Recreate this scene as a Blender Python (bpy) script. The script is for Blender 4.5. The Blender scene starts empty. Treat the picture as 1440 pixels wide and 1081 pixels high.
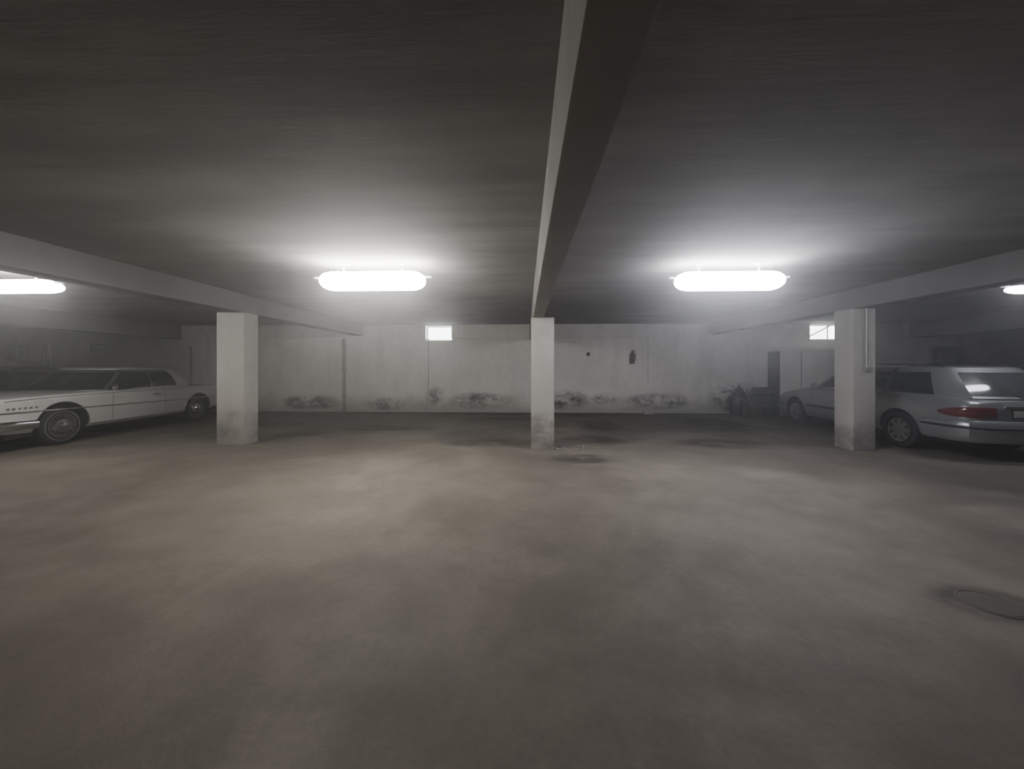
import bpy, bmesh, math, random
from mathutils import Vector, Matrix
random.seed(4)
R=math.radians
COL=bpy.context.scene.collection
# ------------------------------------------------------------ materials
def newmat(name):
    m=bpy.data.materials.new(name); m.use_nodes=True
    nt=m.node_tree; b=nt.nodes['Principled BSDF']
    return m,nt,b
def simple(name,col,rough=.5,metal=0,coat=0,spec=.5,noise=0,nscale=8):
    m,nt,b=newmat(name)
    b.inputs['Base Color'].default_value=(*col,1)
    b.inputs['Roughness'].default_value=rough
    b.inputs['Metallic'].default_value=metal
    b.inputs['Coat Weight'].default_value=coat
    b.inputs['Coat Roughness'].default_value=.08
    b.inputs['Specular IOR Level'].default_value=spec
    if noise:
        tc=nt.nodes.new('ShaderNodeTexCoord'); n=nt.nodes.new('ShaderNodeTexNoise')
        n.inputs['Scale'].default_value=nscale; n.inputs['Detail'].default_value=4
        nt.links.new(tc.outputs['Object'],n.inputs['Vector'])
        mx=nt.nodes.new('ShaderNodeMix'); mx.data_type='RGBA'
        mx.inputs['A'].default_value=(*[c*(1-noise) for c in col],1)
        mx.inputs['B'].default_value=(*[min(1,c*(1+noise*.5)) for c in col],1)
        nt.links.new(n.outputs['Fac'],mx.inputs['Factor'])
        nt.links.new(mx.outputs['Result'],b.inputs['Base Color'])
    return m
def emis(name,col,s):
    m,nt,b=newmat(name)
    b.inputs['Base Color'].default_value=(*col,1)
    b.inputs['Emission Color'].default_value=(*col,1)
    b.inputs['Emission Strength'].default_value=s
    return m
class NG:
    def __init__(s,nt): s.nt=nt; s.g=nt.nodes.new('ShaderNodeNewGeometry'); s.pos=s.g.outputs['Position']
    def link(s,a,b): s.nt.links.new(a,b)
    def val(s,inp,v):
        if isinstance(v,bpy.types.NodeSocket): s.link(v,inp)
        else: inp.default_value=v
    def math(s,op,a,b=0.,c=None,clamp=False):
        n=s.nt.nodes.new('ShaderNodeMath'); n.operation=op; n.use_clamp=clamp
        s.val(n.inputs[0],a); s.val(n.inputs[1],b)
        if c is not None: s.val(n.inputs[2],c)
        return n.outputs[0]
    def noise(s,scale,detail=5,rough=.6,sc=(1,1,1),off=(0,0,0),dist=0):
        mp=s.nt.nodes.new('ShaderNodeMapping'); mp.inputs['Scale'].default_value=sc; mp.inputs['Location'].default_value=off
        s.link(s.pos,mp.inputs['Vector'])
        n=s.nt.nodes.new('ShaderNodeTexNoise'); n.inputs['Scale'].default_value=scale
        n.inputs['Detail'].default_value=detail; n.inputs['Roughness'].default_value=rough; n.inputs['Distortion'].default_value=dist
        s.link(mp.outputs[0],n.inputs['Vector']); return n.outputs['Fac']
    def ramp(s,v,a,b):
        n=s.nt.nodes.new('ShaderNodeMapRange'); n.interpolation_type='SMOOTHSTEP'
        s.val(n.inputs[0],v); n.inputs[1].default_value=a; n.inputs[2].default_value=b
        return n.outputs[0]
    def mix(s,f,a,b):
        n=s.nt.nodes.new('ShaderNodeMix'); n.data_type='RGBA'
        s.val(n.inputs['Factor'],f)
        for k,v in (('A',a),('B',b)):
            if isinstance(v,tuple): n.inputs[k].default_value=(*v,1)
            else: s.link(v,n.inputs[k])
        return n.outputs['Result']
    def xyz(s):
        if not hasattr(s,'_x'):
            n=s.nt.nodes.new('ShaderNodeSeparateXYZ'); s.link(s.pos,n.inputs[0]); s._x=n.outputs
        return s._x
    def blob(s,axes,cen,rad):
        o=s.xyz(); t=0.
        for a,c,r in zip(axes,cen,rad):
            d=s.math('DIVIDE',s.math('SUBTRACT',o[a],c),r); t=s.math('ADD',s.math('MULTIPLY',d,d),t)
        return s.math('SUBTRACT',1.,t,clamp=True)
    def bump(s,b,h,strength=.3,dist=.02):
        n=s.nt.nodes.new('ShaderNodeBump'); n.inputs['Strength'].default_value=strength; n.inputs['Distance'].default_value=dist
        s.link(h,n.inputs['Height']); s.link(n.outputs[0],b.inputs['Normal'])

def wall_mat(name,light,dark,stains=(),dirt=True,samt=.9,dh=.35,da=.8):
    m,nt,b=newmat(name); g=NG(nt)
    big=g.ramp(g.noise(.7,4,.6),.35,.7); fine=g.ramp(g.noise(5,6,.65,off=(3,1,7)),.35,.75)
    drip=g.ramp(g.noise(2.2,4,.6,sc=(1,1,.18),off=(9,2,1)),.45,.75)
    c=g.mix(g.math('MULTIPLY',big,.45),light,dark)
    c=g.mix(g.math('MULTIPLY',fine,.30),c,dark)
    c=g.mix(g.math('MULTIPLY',drip,.45),c,dark)
    o=g.xyz()
    if dirt:
        zz=g.math('SUBTRACT',o[2],g.math('MULTIPLY',g.noise(1.6,4,.6,off=(4,4,4)),.9))
        low=g.ramp(zz,dh,-.42)
        c=g.mix(g.math('MULTIPLY',low,da),c,(.24,.21,.18))
    if stains:
        n=g.ramp(g.noise(2.4,6,.78,sc=(1,1,1.5),off=(1,8,3)),.38,.62)
        tot=0.
        for ax,cx,cz,rx,rz in stains:
            bl=g.ramp(g.blob((ax,2),(cx,cz),(rx,rz)),0.,.85); tot=g.math('MAXIMUM',bl,tot)
        c=g.mix(g.math('MULTIPLY',g.math('MULTIPLY',tot,n),samt),c,(.045,.038,.033))
    g.link(c,b.inputs['Base Color']); b.inputs['Roughness'].default_value=.85; b.inputs['Specular IOR Level'].default_value=.25
    g.bump(b,g.noise(14,5,.7),.3,.012)
    return m
M_wall=wall_mat('whitewashed_concrete',(.93,.885,.83),(.66,.62,.575),
   stains=[(0,-1.5,.38,1.2,.33),(0,1.3,.42,.9,.38),(0,4.3,.38,1.2,.33),(0,-7.2,.3,1.2,.3),(0,-4.6,.25,.8,.25),(0,2.6,.45,.5,.22),(0,-3.,.55,.4,.35),(0,6.8,.5,1.0,.6)],dh=.3,da=.65)
M_wall2=wall_mat('grey_concrete_wall',(.45,.43,.41),(.26,.25,.24))
M_pil=wall_mat('pillar_concrete',(.52,.50,.465),(.33,.31,.28),stains=[(0,.3,.30,.45,.5),(0,-5.6,.3,.5,.45),(0,6.1,.2,.4,.4)],samt=.5,dh=.35,da=.5)
M_beam=wall_mat('beam_concrete',(.22,.213,.205),(.15,.146,.142),dirt=False)
M_beamc=wall_mat('centre_beam_concrete',(.36,.343,.325),(.26,.25,.24),dirt=False)
def ceil_mat():
    m,nt,b=newmat('board_marked_concrete'); g=NG(nt)
    st=g.ramp(g.noise(1.0,5,.65,sc=(.35,2.4,1)),.35,.7); big=g.ramp(g.noise(.5,4,.6,off=(5,3,1)),.35,.7)
    c=g.mix(st,(.31,.30,.288),(.225,.218,.21)); c=g.mix(g.math('MULTIPLY',big,.6),c,(.17,.164,.158))
    g.link(c,b.inputs['Base Color']); b.inputs['Roughness'].default_value=.9; b.inputs['Specular IOR Level'].default_value=.2
    g.bump(b,g.noise(3,5,.7,sc=(.5,4,1)),.2,.01); return m
M_ceil=ceil_mat()
def floor_mat():
    m,nt,b=newmat('worn_concrete_floor'); g=NG(nt)
    big=g.ramp(g.noise(.5,5,.6,dist=.5),.35,.68); mid=g.ramp(g.noise(1.6,6,.7,off=(3,3,0)),.38,.7)
    fine=g.ramp(g.noise(22,6,.75),.35,.7); wear=g.ramp(g.noise(.7,6,.65,off=(7,1,0)),.5,.72)
    c=g.mix(big,(.205,.178,.148),(.142,.122,.101)); c=g.mix(g.math('MULTIPLY',mid,.6),c,(.108,.092,.076))
    c=g.mix(g.math('MULTIPLY',wear,.5),c,(.285,.252,.212))
    c=g.mix(g.math('MULTIPLY',fine,.25),c,(.085,.073,.06))
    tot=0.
    for x,y,rx,ry in [(1.75,7.75,.9,.6),(4.9,10.,1.1,1.7),(-.8,7.3,1.,.5),(-.6,10.6,1.3,.7),(1.0,6.1,.7,.4),(1.9,9.6,.7,1.1),(-3.4,9.,1.6,.5),(-10,8.5,1.2,2.6),(8,8.6,1.1,2.4),(0,11.9,7,.6),(2.95,2.45,.38,.25),(3.9,7.4,1.1,.6)]:  # floor stains, with two car-sized patches painted darker beneath the parked cars
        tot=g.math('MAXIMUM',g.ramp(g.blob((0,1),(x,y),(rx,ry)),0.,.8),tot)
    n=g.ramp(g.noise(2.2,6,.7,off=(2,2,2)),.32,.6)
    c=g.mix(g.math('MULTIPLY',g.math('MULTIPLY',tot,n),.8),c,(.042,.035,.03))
    g.link(c,b.inputs['Base Color'])
    r=g.math('ADD',g.math('MULTIPLY',big,.15),.66); g.link(r,b.inputs['Roughness']); b.inputs['Specular IOR Level'].default_value=.25
    g.bump(b,g.noise(22,5,.75),.3,.01); return m
M_floor=floor_mat()
M_white=simple('white_car_paint',(.60,.60,.575),.28,0,.6,noise=.05,nscale=3)
M_silver=simple('silver_car_paint',(.30,.31,.315),.35,.45,.7)
M_dark=simple('dark_car_paint',(.012,.013,.018),.3,.2,.8)
M_grey=simple('grey_car_paint',(.26,.27,.29),.35,.4,.7)
M_chrome=simple('chrome',(.75,.75,.74),.14,1)
M_alloy=simple('alloy',(.5,.5,.5),.32,.9)
M_glass=simple('tinted_glass',(.018,.02,.022),.06,0,.5,.7)
M_glass2=simple('rear_window_glass',(.05,.055,.06),.08,0,.6,.8)
M_rub=simple('tyre_rubber',(.018,.018,.018),.8,noise=.3,nscale=20)
M_blk=simple('black_plastic',(.025,.025,.025),.6)
M_seam=simple('panel_gap',(.02,.02,.02),.9)
M_red=simple('red_lens',(.13,.012,.018),.18,0,.8)
M_redd=simple('amber_lens',(.35,.12,.06),.2,0,.8)
M_clear=simple('headlamp_lens',(.6,.62,.62),.1,.2,1)
M_plate=simple('plate',(.5,.5,.48),.4)
M_galv=simple('galvanised',(.45,.45,.44),.5,.6,noise=.2)
M_fix=simple('fixture_enamel',(.6,.6,.6),.5,noise=.1)
M_door=simple('door_paint',(.28,.29,.3),.5,noise=.15)
M_wood=simple('painted_frame',(.5,.49,.47),.6,noise=.2)
M_iron=simple('dusty_iron',(.11,.095,.08),.9,0,noise=.3,nscale=12)
M_bag=simple('bin_bag',(.012,.012,.014),.35)
M_card=simple('cardboard',(.06,.05,.04),.8,noise=.2)
M_pane=emis('frosted_daylight_pane',(.93,.97,1.0),9)
# ------------------------------------------------------------ mesh helpers
def mk(name,verts,faces,mats,fm=None,parent=None,smooth=0,recalc=True):
    me=bpy.data.meshes.new(name); me.from_pydata([tuple(v) for v in verts],[],faces)
    if not isinstance(mats,(list,tuple)): mats=[mats]
    for m in mats: me.materials.append(m)
    if fm: me.polygons.foreach_set('material_index',fm)
    if recalc:
        bm=bmesh.new(); bm.from_mesh(me); bmesh.ops.recalc_face_normals(bm,faces=bm.faces[:]); bm.to_mesh(me); bm.free()
    if smooth:
        me.polygons.foreach_set('use_smooth',[True]*len(me.polygons)); me.set_sharp_from_angle(angle=R(smooth))
    me.update()
    o=bpy.data.objects.new(name,me); COL.objects.link(o)
    if parent: o.parent=parent
    return o
def empty(name,loc=(0,0,0),rz=0,s=1):
    e=bpy.data.objects.new(name,None); COL.objects.link(e); e.location=loc; e.rotation_euler=(0,0,rz); e.scale=(s,s,s); return e
class Geo:
    def __init__(s): s.v=[];s.f=[];s.m=[]
    def add(s,v,f,m=0,M=None):
        n=len(s.v); s.v+=[(M@Vector(p)) if M else Vector(p) for p in v]; s.f+=[tuple(i+n for i in q) for q in f]; s.m+=[m]*len(f)
    def box(s,a,b,m=0,M=None,bev=0):
        bm=bmesh.new(); bmesh.ops.create_cube(bm,size=1)
        for v in bm.verts: v.co=Vector(((a[i]+b[i])/2+v.co[i]*(b[i]-a[i]) for i in range(3)))
        if bev: bmesh.ops.bevel(bm,geom=bm.edges[:],offset=bev,segments=2,affect='EDGES',profile=.6)
        bm.verts.index_update()
        s.add([v.co.copy() for v in bm.verts],[[v.index for v in f.verts] for f in bm.faces],m,M); bm.free()
    def lathe(s,prof,M=None,m=0,n=40,closed=False):
        v=[];f=[]
        for i in range(n):
            a=2*math.pi*i/n
            for r,h in prof: v.append((r*math.cos(a),r*math.sin(a),h))
        k=len(prof)
        for i in range(n):
            j=(i+1)%n
            for q in range(k-1 if not closed else k):
                q2=(q+1)%k
                f.append((i*k+q,j*k+q,j*k+q2,i*k+q2))
        s.add(v,f,m,M)
    def tube(s,path,r,m=0,n=10,M=None):
        pts=[Vector(p) for p in path]; v=[];f=[]
        for i,p in enumerate(pts):
            t=(pts[min(i+1,len(pts)-1)]-pts[max(i-1,0)]).normalized()
            up=Vector((0,0,1)) if abs(t.z)<.9 else Vector((1,0,0))
            a=t.cross(up).normalized(); b=t.cross(a)
            for k in range(n):
                an=2*math.pi*k/n; v.append(p+(a*math.cos(an)+b*math.sin(an))*r)
        for i in range(len(pts)-1):
            for k in range(n):
                k2=(k+1)%n; f.append((i*n+k,i*n+k2,(i+1)*n+k2,(i+1)*n+k))
        f.append(tuple(range(n))); f.append(tuple((len(pts)-1)*n+k for k in range(n)))
        s.add(v,f,m,M)
    def obj(s,name,mats,parent=None,smooth=35): return mk(name,s.v,s.f,mats,s.m,parent,smooth)
def boolean(o,cutters):
    for c in cutters:
        md=o.modifiers.new('b','BOOLEAN'); md.object=c; md.operation='DIFFERENCE'; md.solver='EXACT'
    bpy.context.view_layer.update()
    dg=bpy.context.evaluated_depsgraph_get()
    me=bpy.data.meshes.new_from_object(o.evaluated_get(dg)); o.modifiers.clear(); o.data=me
    for c in cutters: bpy.data.objects.remove(c,do_unlink=True)
# ------------------------------------------------------------ room shell
CZ=2.9; X0,X1,Y0,Y1=-19.,19.,-6.,12.2
def slab(name,a,b,m,bev=0,smooth=30):
    g=Geo(); g.box(a,b,0,None,bev); return g.obj(name,[m],None,smooth)
slab('floor',(X0-.3,Y0-.3,-.2),(X1+.3,Y1+.3,0),M_floor)
slab('ceiling',(X0-.3,Y0-.3,CZ),(X1+.3,Y1+.3,CZ+.25),M_ceil)
slab('wall_left',(X0-.3,Y0-.3,0),(X0,Y1+.3,CZ),M_wall2)
slab('wall_right',(X1,Y0-.3,0),(X1+.3,Y1+.3,CZ),M_wall2)
slab('wall_front',(X0,Y0-.3,0),(X1,Y0,CZ),M_wall2)
wb=slab('wall_back',(X0,Y1,0),(X1,Y1+.3,CZ),M_wall)
band=slab('trim_1',(-12.2,Y1-.10,2.45),(6.2,Y1,CZ),M_wall)
wins=[(-3.28,-2.42,2.38,2.86),(9.15,10.05,2.38,2.86)]
def cutter(a,b):
    g=Geo(); g.box(a,b); return g.obj('cut',[M_wall],None,0)
boolean(wb,[cutter((x0,Y1-.5,z0),(x1,Y1+.8,z1)) for x0,x1,z0,z1 in wins])
boolean(band,[cutter((wins[0][0],Y1-.5,wins[0][2]),(wins[0][1],Y1+.8,wins[0][3]))])
for i,(x0,x1,z0,z1) in enumerate(wins):
    g=Geo(); t=.03; y=Y1+.12
    g.box((x0,y,z0),(x1,y+.05,z0+t)); g.box((x0,y,z1-t),(x1,y+.05,z1)); g.box((x0,y,z0+t),(x0+t,y+.05,z1-t)); g.box((x1-t,y,z0+t),(x1,y+.05,z1-t))
    g.box((x0+t,y+.02,z0+t),(x1-t,y+.03,z1-t),1)
    if i==1:
        Mx=Matrix.Translation((x0+.3,y-.02,z0+.24))@Matrix.Rotation(R(-28),4,'Y')
        g.box((-.32,-.02,-.015),(.5,.02,.02),0,Mx); g.box((x0+.62,y-.01,z0+t),(x0+.65,y+.02,z1-t))
    g.obj('window_%d'%(i+1),[M_wood,M_pane])
g=Geo(); g.box((-3.215,Y1-.012,.0),(-3.19,Y1+.002,2.45)); g.box((4.0,Y1-.01,1.0),(4.012,Y1+.002,2.45)); g.obj('trim_2',[M_galv])
g=Geo(); g.tube([(-6.03,Y1-.07,0),(-6.03,Y1-.07,2.44)],.05,n=16)
for z in (.5,1.4,2.2): g.box((-6.11,Y1-.125,z),(-5.95,Y1-.005,z+.03))
g.obj('downpipe',[M_wall2])
BM=[('trim_3',.15,.34,2.40),('trim_4',-5.74,-5.38,2.55),('trim_5',5.88,6.22,2.55),('trim_6',-12.,-11.6,2.45),('trim_7',12.2,12.6,2.45)]
for n,a,b,z in BM: slab(n,(a,Y0,z),(b,Y1,CZ),M_beam if n!='trim_3' else M_beamc,.012)
PL=[(.115,.53,6.73,7.13,2.40),(-5.92,-5.38,6.9,7.28,2.55),(5.877,6.26,6.83,7.24,2.55),(-12.05,-11.6,6.9,7.3,2.45),(12.2,12.6,6.9,7.3,2.45),
    (.115,.53,-3.2,-2.8,2.40),(-5.92,-5.38,-3.2,-2.8,2.55),(5.877,6.26,-3.2,-2.8,2.55)]
for a,b,c,d,z in PL:
    g=Geo(); g.box((a,c,0),(b,d,z),0,None,.012); g.obj('concrete_pillar',[M_pil])
g=Geo(); x=6.09; g.tube([(x,6.81,1.5),(x,6.81,2.55)],.012); g.box((x-.04,6.78,1.42),(x+.04,6.825,1.52),0,None,.006)
g.obj('electrical_conduit',[M_galv])
# ------------------------------------------------------------ lamps
def lamp(cx,cy,zc,col,s,L=1.42,W=.36,H=.25):
    e=empty('fluorescent_ceiling_light',(cx,cy,0))
    g=Geo(); zt=zc+H/2
    for x in (-L*.28,L*.28): g.tube([(x,0,zt-.02),(x,0,CZ)],.012); g.lathe([(.001,CZ-.02),(.035,CZ-.02),(.04,CZ)],Matrix.Translation((x,0,0)),0,20)
    for sg in (-1,1): g.tube([(sg*(L/2-.03),0,zc+.05),(sg*(L/2+.09),0,zc+.05)],.016)
    g.obj('housing',[M_fix],e)
    v=[];f=[];n=28
    st=[]
    for i in range(9):
        a=math.pi/2*i/8; st.append((-L/2+.2*(1-math.cos(a)),max(.10,math.sin(a)**.8)))
    st=st+[(-x,k) for x,k in reversed(st)]
    for x,k in st:
        for j in range(n):
            a=2*math.pi*j/n; v.append((x,math.cos(a)*W/2*k,zc+math.sin(a)*H/2*k))
    for i in range(len(st)-1):
        for j in range(n): f.append((i*n+j,i*n+(j+1)%n,(i+1)*n+(j+1)%n,(i+1)*n+j))
    f.append(tuple(range(n))); f.append(tuple((len(st)-1)*n+j for j in range(n)))
    mk('diffuser',v,f,emis('opal_diffuser',col,s),None,e,60)  # lamp body drawn fatter than its tube so the shape includes bloom
WARM=(1,.985,.94); COOL=(.91,.92,1.0)
lamp(-2.05,4.92,2.66,WARM,72)
lamp(2.75,5.09,2.66,COOL,60)
lamp(-7.25,4.95,2.63,WARM,36,H=.18)
lamp(7.93,5.8,2.66,COOL,24,H=.12,W=.2)
# ------------------------------------------------------------ cars
def pchip(xs,ys):
    n=len(xs); h=[xs[i+1]-xs[i] for i in range(n-1)]; d=[(ys[i+1]-ys[i])/h[i] for i in range(n-1)]
    m=[d[0]]+[0 if d[i-1]*d[i]<=0 else 2*d[i-1]*d[i]/(d[i-1]+d[i]) for i in range(1,n-1)]+[d[-1]]
    def f(x):
        x=min(max(x,xs[0]),xs[-1]); i=0
        while i<n-2 and x>xs[i+1]: i+=1
        t=(x-xs[i])/h[i]; 
        return (2*t**3-3*t*t+1)*ys[i]+(t**3-2*t*t+t)*h[i]*m[i]+(-2*t**3+3*t*t)*ys[i+1]+(t**3-t*t)*h[i]*m[i+1]
    return f
class Body:
    def __init__(s,st,prof):
        xs=[a[0] for a in st]; s.xs=xs
        s.w,s.zb,s.zs,s.zt=[pchip(xs,[a[k] for a in st]) for k in (1,2,3,4)]; s.prof=prof
    def ring(s,x):
        w,zb,zs,zt=s.w(x),s.zb(x),s.zs(x),s.zt(x)
        out=[]
        for fy,kind,fz in s.prof:
            if kind=='s': z=zb+(zs-zb)*fz
            else: z=zs+(zt-zs)*fz
            out.append((fy*w,z))
        return out
    def y(s,x,z):
        r=s.ring(x); best=0
        for (y0,z0),(y1,z1) in zip(r,r[1:]):
            if min(z0,z1)<=z<=max(z0,z1) and z1!=z0: best=max(best,y0+(y1-y0)*(z-z0)/(z1-z0))
        return best
    def build(s,name,mats,parent,arches,n=64):
        a,b=s.xs[0],s.xs[-1]; X=sorted(set([a+(b-a)*i/n for i in range(n+1)]+s.xs)); v=[];f=[]
        for x in X:
            r=s.ring(x); full=[(-y,z) for y,z in reversed(r[1:-1])]
            loop=[r[0]]+r[1:-1]+[r[-1]]+full
            for y,z in loop: v.append((x,y,z))
        k=len(loop)
        for i in range(len(X)-1):
            for j in range(k):
                j2=(j+1)%k; f.append((i*k+j,i*k+j2,(i+1)*k+j2,(i+1)*k+j))
        f.append(tuple(range(k))); f.append(tuple((len(X)-1)*k+j for j in range(k)))
        o=mk(name,v,f,mats,None,None)
        cs=[]
        for ax,az,r,yin in arches:
            for sg in (1,-1):
                g=Geo(); M=Matrix.Translation((ax,sg*(yin+1.0),az))@Matrix.Rotation(R(90),4,'X')
                c=[];kk=48
                for q in (-1.0,1.0):
                    for i in range(kk): c.append((r*math.cos(2*math.pi*i/kk),r*math.sin(2*math.pi*i/kk),q))
                fs=[(i,(i+1)%kk,kk+(i+1)%kk,kk+i) for i in range(kk)]+[tuple(range(kk)),tuple(range(kk,2*kk))]
                g.add(c,fs,1,M); cs.append(g.obj('c',mats,None,0))
        boolean(o,cs); me=o.data
        me.polygons.foreach_set('use_smooth',[True]*len(me.polygons)); me.set_sharp_from_angle(angle=R(28))
        o.parent=parent; return o
def greenhouse(name,B,T,zbelt,ztop,crown,segm,mats,parent,bulge=.03,frame=1,xc=None):
    def full(P): return P+[(x,-y) for x,y in reversed(P[1:-1])]
    fb,ft=full(B),full(T); k=len(fb); nS=len(B)-1
    seg=segm+list(reversed(segm))
    lev=[0,.07,.3,.6,.88,1.0]; v=[];f=[];m=[]
    for t in lev:
        for (bx,by),(tx,ty) in zip(fb,ft):
            bu=math.sin(math.pi*t)*bulge
            x=bx+(tx-bx)*t; y=by+(ty-by)*t
            l=math.hypot(x*.3,y)+1e-6
            v.append((x+(bu*.4 if x>0 else -bu*.4),y+bu*y/l*(1 if abs(y)>.1 else 0),zbelt+(ztop-zbelt)*t))
    L=len(lev)
    for i in range(L-1):
        for j in range(k):
            j2=(j+1)%k; f.append((i*k+j,i*k+j2,(i+1)*k+j2,(i+1)*k+j))
            s=seg[j]; 
            if i==0 or i==L-2: s=frame if s==2 or s==3 else s
            m.append(s)
    cx=(ft[0][0]+ft[nS][0])/2
    base=(L-1)*k
    for s,h in ((.985,.35),(.93,.62),(.8,.84),(.5,.97),(.2,1.0)):
        for x,y in ft: v.append((cx+(x-cx)*s,y*s,ztop+crown*h))
        nb=base+k
        for j in range(k):
            j2=(j+1)%k; f.append((base+j,base+j2,nb+j2,nb+j)); m.append(0)
        base=nb
    f.append(tuple(base+j for j in range(k))); m.append(0)
    return mk(name,v,f,mats,m,parent,32)
def ribbon(g,path,out,m=0,mirror=True):
    def one(sg):
        n=len(path); P=[Vector((p[0],p[1]*sg)) for p in path]; v=[];f=[]
        for i,p in enumerate(path):
            t=(P[min(i+1,n-1)]-P[max(i-1,0)]).normalized(); no=Vector((t.y,-t.x))
            c=P[i]
            if no.dot(c-Vector((0 if abs(c.y)>abs(c.x)*.2 else c.x*.5,0)))<0: no=-no
            for o,h in ((-.02,0),(.0,0),(.7,.08),(1,.28),(1,.72),(.7,.92),(0,1),(-.02,1)):
                q=c+no*(out*o if o>0 else (o if o<0 else 0)); v.append((q.x,q.y,p[2]+(p[3]-p[2])*h))
        for i in range(n-1):
            for k in range(8):
                k2=(k+1)%8; f.append((i*8+k,i*8+k2,(i+1)*8+k2,(i+1)*8+k))
        f.append(tuple(range(8))); f.append(tuple((n-1)*8+k for k in range(8)))
        g.add(v,f,m)
    one(1)
    if mirror: one(-1)
def wheel(parent,x,y,r,sg,style,w=.2):
    g=Geo(); M=Matrix.Translation((x,y,r))@Matrix.Rotation(R(-90*sg),4,'X')
    rr=r*.66
    g.lathe([(rr,-w/2),(r*.9,-w/2),(r*.98,-w*.38),(r,-w*.2),(r,w*.2),(r*.98,w*.38),(r*.9,w/2),(r*.8,w/2+.008),(rr,w/2-.01),(rr*.97,w/2-.04),(rr*.97,-w/2)],M,0,48,True)
    if style=='classic':
        g.lathe([(r*.79,w/2+.009),(r*.77,w/2+.0095)],M,1,48)
        g.lathe([(rr*1.0,w/2-.012),(rr*.98,w/2+.004),(rr*.9,w/2+.004),(rr*.86,w/2-.03),(rr*.6,w/2-.035),(rr*.52,w/2-.005),(rr*.5,w/2+.01),(rr*.3,w/2+.012),(rr*.25,w/2+.035),(rr*.12,w/2+.045),(0.001,w/2+.047)],M,2,48)
        for i in range(24):
            a=2*math.pi*i/24; Mr=M@Matrix.Rotation(a,4,'Z'); g.box((rr*.6,-.006,w/2-.045),(rr*.84,.006,w/2-.018),3,Mr)
    else:
        g.lathe([(rr*1.0,w/2-.012),(rr*.98,w/2+.002),(rr*.9,w/2-.002),(rr*.86,w/2-.05),(rr*.86,w/2-.06),(.001,w/2-.07)],M,2,48)
        g.lathe([(rr*.8,w/2-.055),(.001,w/2-.055)],M,3,32)
        ns=5 if style=='alloy5' else 8
        for i in range(ns):
            a=2*math.pi*i/ns; Mr=M@Matrix.Rotation(a,4,'Z')
            v=[(rr*.15,-.05,w/2-.05),(rr*.15,.05,w/2-.05),(rr*.9,.035,w/2-.05),(rr*.9,-.035,w/2-.05),(rr*.15,-.045,w/2-.005),(rr*.15,.045,w/2-.005),(rr*.9,.028,w/2-.006),(rr*.9,-.028,w/2-.006)]
            g.add(v,[(0,1,2,3),(4,5,6,7),(0,1,5,4),(1,2,6,5),(2,3,7,6),(3,0,4,7)],2,Mr)
        g.lathe([(rr*.3,w/2-.03),(rr*.28,w/2),(rr*.15,w/2+.005),(.001,w/2+.005)],M,2,32)
    g.obj('wheel',[M_rub,M_plate,M_chrome if style=='classic' else M_alloy,M_blk],parent,35)
def surf_line(b,x0,x1,z,n=24,eps=0): return [(x0+(x1-x0)*i/n,b.y(x0+(x1-x0)*i/n,z)+eps) for i in range(n+1)]
def seam(g,b,pts,r=.0035,m=0):
    for sg in (1,-1):
        P=[]
        for (x0,z0),(x1,z1) in zip(pts,pts[1:]):
            for i in range(9):
                t=i/8; x=x0+(x1-x0)*t; z=z0+(z1-z0)*t; P.append((x,sg*(b.y(x,z)+.0005),z))
        Q=[P[0]]
        for p in P[1:]:
            if (Vector(p)-Vector(Q[-1])).length>1e-4: Q.append(p)
        g.tube(Q,r,m,6)
P_slab=[(0,'s',0),(.8,'s',0),(.92,'s',.03),(.975,'s',.12),(.99,'s',.25),(1,'s',.45),(1,'s',.62),(.985,'s',.80),(.992,'s',.86),(.975,'s',.95),(.945,'s',1.0),(.86,'t',.18),(.6,'t',.6),(.3,'t',.92),(0,'t',1)]
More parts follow.
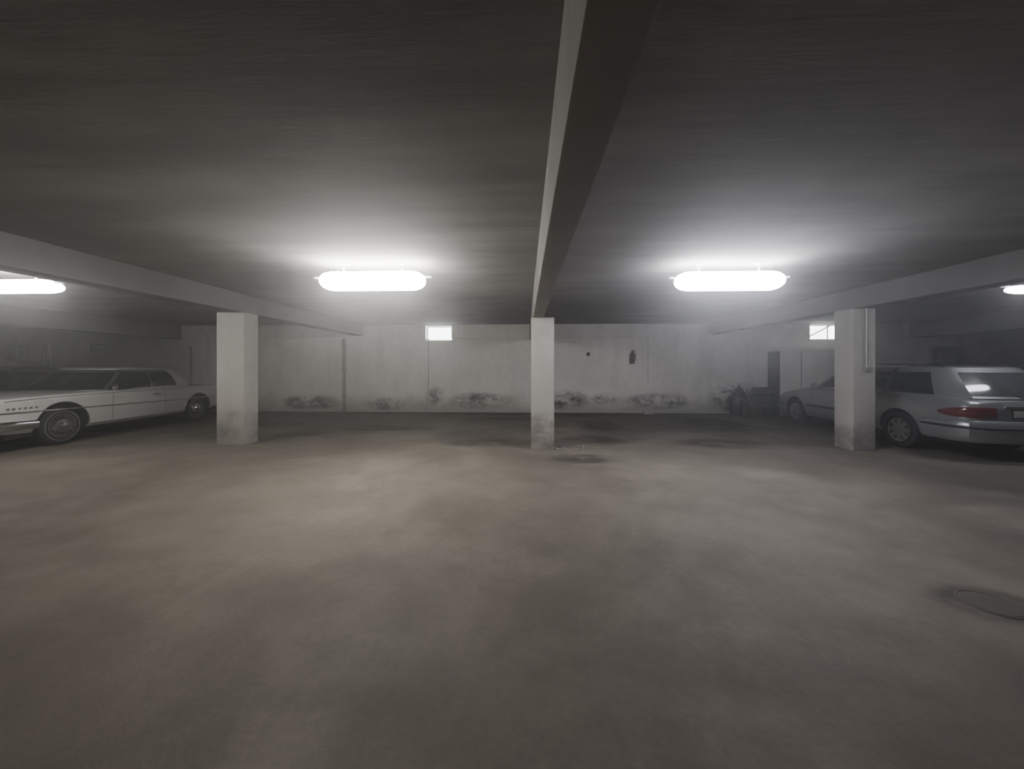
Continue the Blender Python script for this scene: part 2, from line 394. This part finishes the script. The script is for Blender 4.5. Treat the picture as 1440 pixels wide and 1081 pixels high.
def classic_car():
    e=empty('classic_car',(-10.08,8.5,0),R(-86.5),1.05)
    b=Body([(-2.70,.85,.50,.80,.82),(-2.64,.91,.42,.86,.88),(-2.5,.95,.34,.90,.92),(-2.1,.97,.30,.92,.945),(-1.45,.985,.27,.925,.955),(-.8,.99,.25,.93,.955),(0,.99,.25,.935,.96),(.9,.985,.25,.935,.97),(1.6,.975,.26,.925,.985),(2.2,.96,.28,.90,.96),(2.5,.945,.32,.88,.93),(2.58,.93,.36,.85,.89),(2.62,.90,.42,.82,.85)],P_slab)
    RX=-1.42
    b.build('body',[M_white,M_seam],e,[(1.6,.36,.42,.62),(RX,.33,.41,.62)])
    B=[(1.12,0),(1.09,.40),(.99,.66),(.82,.82),(.74,.84),(.2,.86),(-.22,.87),(-.245,.87),(-.6,.865),(-.95,.84),(-1.22,.80),(-1.46,.70),(-1.56,.4),(-1.59,0)]
    T=[(.48,0),(.46,.36),(.40,.54),(.32,.635),(.25,.645),(0,.66),(-.27,.665),(-.29,.665),(-.55,.66),(-.80,.65),(-.96,.63),(-1.12,.55),(-1.16,.3),(-1.18,0)]
    S=[2,2,2,1,2,2,1,2,2,0,0,3,3]
    greenhouse('greenhouse',B,T,.94,1.365,.075,S,[M_white,M_chrome,M_glass,M_glass],e,.035)
    g=Geo()
    seam(g,b,[(.72,.93),(.76,.6),(.74,.28)]); seam(g,b,[(-.42,.93),(-.46,.6),(-.42,.28)]); seam(g,b,[(.74,.30),(-.42,.30)])
    g.tube([(1.16,y,b.zt(1.16)-.01-.055*(abs(y)/.86)**2) for y in [-.84+.12*i for i in range(15)]],.004,0,6)
    g.tube([(-1.68,y,b.zt(-1.68)+.002-.03*(abs(y)/.86)**2) for y in [-.84+.12*i for i in range(15)]],.004,0,6)
    g.obj('panel_gaps',[M_seam],e)
    g=Geo()
    ribbon(g,[(x,y,.62+.03*(x/2.6),.648+.03*(x/2.6)) for x,y in surf_line(b,-2.6,2.5,.62)],.012)
    ribbon(g,[(x,y,.30,.345) for x,y in surf_line(b,-.98,1.15,.32)],.012)
    ribbon(g,[(x,y,b.zs(x)-.045,b.zs(x)-.03) for x,y in [(x,b.y(x,b.zs(x)-.04)) for x in [-2.6+.2*i for i in range(26)]]],.006)
    for ax,az,r in ((1.6,.36,.425),(RX,.33,.415)):
        for sg in (1,-1):
            P=[]
            for i in range(25):
                a=R(-12+204*i/24); x=ax+r*math.cos(a); z=az+r*math.sin(a)
                if z>b.zb(x)+.03: P.append((x,sg*(b.y(x,z)-.002),z))
            g.tube(P,.010,0,8)
    for sg in (1,-1):
        g.box((-.28,sg*1.0-.02,.80),(-.12,sg*1.0+.02,.825),0,None,.006)
        for i in range(6): g.box((1.98+.075*i,sg*b.y(2.1,.72)-.008,.715),(2.02+.075*i,sg*b.y(2.1,.72)+.010,.745),0)
    g.tube([(.72,.9,.93),(.70,.97,1.0)],.010); 
    g.lathe([(.001,-.05),(.045,-.03),(.062,0),(.055,.012),(.001,.014)],Matrix.Translation((.70,.98,1.02))@Matrix.Rotation(R(-90),4,'Y'),0,24)
    ribbon(g,[(2.0,.965,.36,.52),(2.3,.965,.36,.53),(2.5,.96,.35,.54),(2.62,.92,.34,.55),(2.69,.82,.33,.55),(2.72,.6,.33,.55),(2.735,.3,.35,.52),(2.74,0,.35,.52)],.05)
    ribbon(g,[(-2.14,.965,.38,.56),(-2.49,.96,.38,.58),(-2.68,.92,.37,.58),(-2.76,.8,.37,.58),(-2.79,.4,.38,.56),(-2.80,0,.38,.56)],.05)
    for z in (.60,.64,.68,.72,.76): g.box((2.60,-.45,z),(2.655,.45,z+.012))
    g.box((2.60,-.88,.57),(2.66,.88,.585)); g.box((2.60,-.88,.80),(2.66,.88,.815))
    for sg in (1,-1):
        for yy in (.57,.76):
            M=Matrix.Translation((2.62,sg*yy,.69))@Matrix.Rotation(R(90),4,'Y')
            g.lathe([(.102,0),(.102,.05),(.092,.055),(.085,.03)],M,0,28)
    for sg in (1,-1):
        g.tube([(x,sg*(y+.01),1.37) for x,y in T[3:11]],.010,0,8)
    g.tube([(.74,-.86,.955)]+[(x,y,.962) for x,y in [(1.01,-.66),(1.11,-.4),(1.14,0),(1.11,.4),(1.01,.66)]]+[(.74,.86,.955)],.012,0,8)
    g.obj('chrome_trim',[M_chrome],e)
    g=Geo()
    g.box((2.58,-.46,.585),(2.632,.46,.80))
    g.obj('grille',[M_blk],e)
    g=Geo()
    for sg in (1,-1):
        for yy in (.57,.76):
            M=Matrix.Translation((2.62,sg*yy,.69))@Matrix.Rotation(R(90),4,'Y')
            g.lathe([(.088,.02),(.07,.038),(.04,.047),(.001,.05)],M,0,28)
    g.obj('headlamps',[M_clear],e)
    g=Geo()
    for sg in (1,-1): g.box((-2.74,sg*.78-.1,.66),(-2.69,sg*.78+.1,.80),0,None,.015)
    g.obj('tail_lamps',[M_red],e)
    g=Geo(); g.box((-2.3,-.8,.2),(2.3,.8,.34)); g.obj('underbody',[M_blk],e)
    for x in (1.6,RX):
        for sg in (1,-1): wheel(e,x,sg*.84,.345,sg,'classic',.2)
classic_car()
P_round=[(0,'s',0),(.8,'s',0),(.92,'s',.04),(.965,'s',.12),(.985,'s',.25),(1,'s',.42),(1,'s',.58),(.99,'s',.74),(.965,'s',.87),(.93,'s',.96),(.89,'s',1.0),(.8,'t',.3),(.6,'t',.65),(.3,'t',.92),(0,'t',1)]
def modern(name,loc,rz,paint,wagon=True,sc=1.04,style='alloy8'):
    e=empty(name,loc,rz,sc)
    if wagon:
        st=[(-2.50,.72,.42,.80,.84),(-2.46,.79,.36,.88,.92),(-2.36,.84,.31,.93,.96),(-2.1,.875,.28,.96,.98),(-1.4,.895,.25,.965,.99),(-.5,.90,.23,.96,.985),(.5,.90,.23,.94,.975),(1.0,.895,.23,.90,.98),(1.6,.885,.24,.83,.92),(2.05,.85,.26,.75,.83),(2.22,.78,.30,.69,.75),(2.32,.66,.36,.62,.66),(2.36,.52,.42,.57,.60)]
    else:
        st=[(-2.36,.70,.44,.84,.88),(-2.30,.78,.36,.92,.97),(-2.15,.84,.31,.96,1.02),(-1.4,.885,.25,.965,1.02),(-.5,.89,.23,.95,.99),(.5,.89,.23,.93,.975),(1.0,.885,.23,.90,.98),(1.6,.87,.24,.82,.91),(1.95,.83,.26,.74,.82),(2.12,.76,.30,.67,.73),(2.2,.62,.38,.60,.64)]
    b=Body(st,P_round)
    b.build('body',[paint,M_seam],e,[(1.415,.33,.375,.56),(-1.415,.33,.375,.56)])
    if wagon:
        B=[(1.10,0),(1.06,.42),(.96,.66),(.84,.76),(.72,.785),(.3,.80),(-.10,.805),(-.19,.805),(-.6,.80),(-.98,.795),(-1.10,.79),(-1.5,.78),(-1.92,.75),(-2.22,.70),(-2.36,.62),(-2.42,.35),(-2.44,0)]
        T=[(.34,0),(.31,.34),(.25,.50),(.17,.58),(.08,.59),(-.08,.605),(-.22,.61),(-.29,.61),(-.6,.61),(-1.0,.605),(-1.10,.60),(-1.4,.59),(-1.66,.575),(-1.86,.55),(-1.95,.48),(-2.0,.28),(-2.02,0)]
        S=[2,2,2,0,2,2,4,2,2,4,2,2,0,0,3,3]
        greenhouse('greenhouse',B,T,.955,1.41,.055,S,[paint,paint,M_glass,M_glass2,M_blk],e,.035)
    else:
        B=[(1.05,0),(1.01,.42),(.92,.64),(.80,.75),(.70,.775),(.3,.79),(-.10,.795),(-.17,.795),(-.6,.79),(-1.15,.77),(-1.5,.72),(-1.75,.6),(-1.82,.3),(-1.84,0)]
        T=[(.30,0),(.28,.34),(.22,.50),(.14,.57),(.06,.58),(-.08,.59),(-.22,.595),(-.27,.595),(-.6,.59),(-.95,.575),(-1.1,.54),(-1.22,.45),(-1.26,.22),(-1.27,0)]
        S=[2,2,2,0,2,2,4,2,2,0,0,3,3]
        greenhouse('greenhouse',B,T,.955,1.36,.06,S,[paint,paint,M_glass,M_glass2,M_blk],e,.035)
    g=Geo()
    seam(g,b,[(.80,.92),(.84,.6),(.80,.27)]); seam(g,b,[(-.14,.95),(-.16,.6),(-.14,.27)]); seam(g,b,[(-1.05,.95),(-1.0,.74),(-.96,.6),(-.96,.27)]); seam(g,b,[(.80,.29),(-.96,.29)])
    xr=b.xs[0]
    g.tube([(1.25,y,b.zt(1.25)-.01-.12*(abs(y)/.84)**2) for y in [-.72+.12*i for i in range(13)]],.004,0,6)
    g.obj('panel_gaps',[M_seam],e)
    g=Geo()
    xf=b.xs[-1]
    rb=[(xr+.62,.885,.30,.60),(xr+.35,.885,.30,.61),(xr+.16,.865,.30,.62),(xr+.02,.80,.30,.63),(xr-.05,.66,.30,.63),(xr-.08,.35,.30,.63),(xr-.09,0,.30,.63)]
    ribbon(g,rb,.035)
    fb=[(xf-.5,.87,.26,.56),(xf-.28,.835,.25,.56),(xf-.12,.76,.24,.56),(xf+.0,.62,.23,.55),(xf+.06,.35,.23,.55),(xf+.08,0,.23,.55)]
    ribbon(g,fb,.03); 
    g.obj('bumpers',[paint],e)
    g=Geo()
    ribbon(g,[(x,y,.50,.545) for x,y,_,_ in rb],.05); ribbon(g,[(x,y,.45,.485) for x,y,_,_ in fb],.042)
    ribbon(g,[(x,y,.50,.55) for x,y in surf_line(b,-.98,.96,.52)],.014)
    if wagon and name=='station_wagon':
        for sg in (1,-1):
            g.tube([(.0,sg*.56,1.455),(-.05,sg*.555,1.485),(-.6,sg*.56,1.50),(-1.3,sg*.55,1.49),(-1.75,sg*.52,1.465),(-1.82,sg*.52,1.44)],.013,0,8)
    g.obj('black_mouldings',[M_blk],e)
    g=Geo()
    zt0,zt1=(.66,.83) if wagon else (.68,.86)
    tl=[(xr+.40,b.y(xr+.40,.75),zt0+.06,zt0+.10),(xr+.30,b.y(xr+.30,.75),zt0+.02,zt1-.04),(xr+.15,b.y(xr+.15,.75)-.002,zt0,zt1-.01),(xr+.05,b.y(xr+.05,.75),zt0,zt1),(xr+.0,b.w(xr)*.99,zt0,zt1),(xr-.005,.60,zt0,zt1),(xr-.005,.46,zt0+.01,zt1-.01)]
    ribbon(g,tl,.016,0)
    ribbon(g,[(p[0],p[1],p[2]+.075,p[2]+.09) for p in tl[1:]],.0175,1)
    g.obj('tail_lamps',[M_red,M_redd],e)
    g=Geo()
    for sg in (1,-1):
        for xx,yy,rr in ((xf-.10,.60,.10),(xf-.03,.42,.075)):
            M=Matrix.Translation((xx,sg*yy,.62))@Matrix.Rotation(R(72),4,'Y')
            g.lathe([(rr,-.05),(rr,.01),(rr*.8,.03),(rr*.4,.045),(.001,.05)],M,0,24)
    g.obj('headlamps',[M_clear],e)
    g=Geo()
    g.box((xr-.012,-.26,.67),(xr+.01,.26,.80),1); g.box((xr-.02,-.24,.685),(xr-.01,.24,.785),0)
    g.box((xr-.02,-.36,.82),(xr+.02,.36,.845),2,None,.005)
    for sg in (1,-1):
        for x in (.02,-.84):
            g.box((x-.10,sg*b.y(x,.80)-.015,.79),(x+.10,sg*b.y(x,.80)+.022,.825),3,None,.01)
        g.lathe([(.001,-.09),(.06,-.07),(.085,0),(.08,.04),(.001,.05)],Matrix.Translation((.66,sg*.90,1.0))@Matrix.Rotation(R(-90),4,'Y')@Matrix.Diagonal((.8,1,1,1)),3,20)
        g.box((.62,sg*.82-.05,.96),(.70,sg*.82+.05,.985),4)
    if wagon:
        g.tube([(xr+.05,0,.965),(xr+.17,.2,1.05),(xr+.22,.38,1.08)],.007,4,6)
    g.obj('fittings',[M_plate,M_blk,M_chrome,paint,M_blk],e)
    g=Geo(); g.box((-2.1,-.7,.2),(2.0,.7,.32)); g.obj('underbody',[M_blk],e)
    for x in (1.415,-1.415):
        for sg in (1,-1): wheel(e,x,sg*.775,.32,sg,style,.2)
modern('station_wagon',(8.02,8.6,0),R(86),M_silver,True,1.04)
modern('sedan_car',(-13.2,8.3,0),R(-90),M_dark,False,1.07,'alloy5')
modern('estate_car',(11.1,9.6,0),R(90),M_grey,True,.97,'alloy5')  # estate shell as on the wagon, without roof rails
# ------------------------------------------------------------ small things
g=Geo()
g.box((7.85,11.62,0),(9.65,12.19,2.0),0,None,.012); g.box((7.80,11.57,2.0),(9.65,12.19,2.07),0,None,.01)
g.box((7.79,11.66,.0),(7.845,12.15,1.98),1,None,.005)  # black sheet added to darken the partition's shaded left side
for x in (8.45,): g.box((x,11.612,.05),(x+.012,11.622,1.98),1)
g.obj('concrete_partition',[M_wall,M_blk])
g=Geo()
for k in range(4):
    M=Matrix.Translation((7.38+random.uniform(-.03,.03),11.75+random.uniform(-.03,.03),.11+k*.215)); r=.32
    g.lathe([(.2,-.09),(.28,-.105),(.31,-.09),(r,-.05),(r,.05),(.31,.09),(.28,.105),(.2,.09),(.19,.07),(.19,-.07)],M,0,40,True)
g.obj('tyre_stack',[M_rub])
def bag(x,y,r,h,seed):
    bm=bmesh.new(); bmesh.ops.create_icosphere(bm,subdivisions=4,radius=1); rnd=random.Random(seed); ph=[rnd.uniform(0,6) for _ in range(6)]
    for v in bm.verts:
        c=v.co.copy(); a=math.atan2(c.y,c.x)
        k=1+.06*math.sin(5*a+ph[0]+c.z*3)+.04*math.sin(11*a+ph[1]-c.z*5)+.05*math.sin(c.z*9+ph[2]+a*3)
        z=c.z; w=r*k*(1 if z<.3 else max(.16,1-(z-.3)*1.25))
        v.co=Vector((c.x*w+x,c.y*w+y,(max(z,-.75)+.75)/1.75*h))
    me=bpy.data.meshes.new('bin_bag'); bm.to_mesh(me); bm.free(); me.materials.append(M_bag)
    for p in me.polygons: p.use_smooth=True
    o=bpy.data.objects.new('bin_bag',me); COL.objects.link(o)
bag(6.68,11.78,.28,.95,1)
g=Geo(); g.box((6.5,10.95,0),(6.9,11.3,.34),0,None,.005); g.box((6.53,11.1,.34),(6.87,11.28,.345)); g.obj('cardboard_box',[M_card])
e=empty('fire_extinguisher',(3.47,12.10,1.62)); g=Geo()
g.lathe([(.001,0),(.07,0),(.078,.02),(.078,.27),(.06,.32),(.025,.345),(.025,.38),(.001,.38)],None,0,28)
g.box((-.02,-.02,.38),(.09,.02,.40),1); g.box((-.02,-.015,.41),(.10,.015,.425),1); g.tube([(.02,0,.37),(.09,-.02,.33),(.1,-.02,.15),(.09,-.02,.08)],.012,1); g.box((-.03,.06,.1),(.03,.095,.3),1)
g.obj('cylinder_body',[simple('dull_red',(.10,.03,.025),.5),M_blk],e)
g=Geo(); g.box((2.02,12.15,1.87),(2.12,12.198,1.98),0,None,.008); g.lathe([(.03,0),(.03,.012),(.001,.012)],Matrix.Translation((2.07,12.15,1.925))@Matrix.Rotation(R(90),4,'X'),0,16); g.obj('wall_socket',[M_blk])
g=Geo(); g.box((3.8,11.9,0),(4.1,12.05,.13),0,None,.01); g.obj('loose_brick',[M_wall])
g=Geo()
for i in range(26):
    x=.56+random.random()**2*.6; y=6.75+random.uniform(-.1,.35); s=random.uniform(.008,.03)
    M=Matrix.Translation((x+.02,y,s*.45))@Matrix.Rotation(random.random()*6,4,'Z'); g.box((-s,-s*.7,-s*.5),(s,s*.6,s*.5),0,M,s*.2)
g.obj('concrete_rubble',[M_wall2])
g=Geo(); M=Matrix.Translation((2.95,2.45,0))
g.lathe([(.15,0),(.148,.003),(.135,.003),(.133,.001),(.130,.001),(.128,.003),(.001,.0035)],M,0,40)
g.obj('drain_cover',[M_iron])
def door(n,x0,x1,h):
    g=Geo(); g.box((x0,12.16,0),(x1,12.199,h),0); g.box((x0-.06,12.12,0),(x0,12.199,h+.06),1); g.box((x1,12.12,0),(x1+.06,12.199,h+.06),1); g.box((x0,12.12,h),(x1,12.199,h+.06),1)
    g.tube([(x0+.08,12.12,1.05),(x0+.2,12.12,1.05)],.012,1); g.box((x0+.15,12.15,1.5),(x1-.15,12.162,h-.15),1); g.obj(n,[M_door,M_wood])
door('door_1',12.85,13.75,2.1)
g=Geo()
for x in (-16.5,-16.3): g.tube([(x,12.12,0),(x,12.12,2.3)],.04,0,12)
g.tube([(-11.3,12.15,2.2),(-11.3,12.15,.0)],.03,0,12)
g.obj('service_pipes',[M_wall2])
g=Geo(); g.box((-17.7,12.02,1.75),(-17.3,12.19,2.25),0,None,.01); g.box((-17.67,12.0,1.78),(-17.33,12.03,2.22),0,None,.005); g.box((-17.4,11.985,1.95),(-17.37,12.0,2.02),1); g.obj('electrical_box',[M_blk,M_blk])
g=Geo(); g.box((-14.9,12.17,2.05),(-14.3,12.199,2.3),0,None,.004); g.box((-14.85,12.165,2.1),(-14.35,12.172,2.25),1); g.obj('wall_sign',[M_blk,M_door])
# ------------------------------------------------------------ world haze + camera
w=bpy.data.worlds.new('world'); bpy.context.scene.world=w; w.use_nodes=True
bg=w.node_tree.nodes['Background']; bg.inputs[0].default_value=(.9,.95,1,1); bg.inputs[1].default_value=.02
vs=w.node_tree.nodes.new('ShaderNodeVolumeScatter'); vs.inputs['Density'].default_value=.028; vs.inputs['Anisotropy'].default_value=.8
w.node_tree.links.new(vs.outputs[0],w.node_tree.nodes['World Output'].inputs['Volume'])
cd=bpy.data.cameras.new('camera'); cam=bpy.data.objects.new('camera',cd); COL.objects.link(cam)
cd.sensor_width=36; cd.lens=36*520/1440; cd.shift_y=-24.5/1440; cd.clip_start=.02
cam.location=(0,0,1.5); cam.rotation_euler=(R(90),0,R(2))
bpy.context.scene.camera=cam
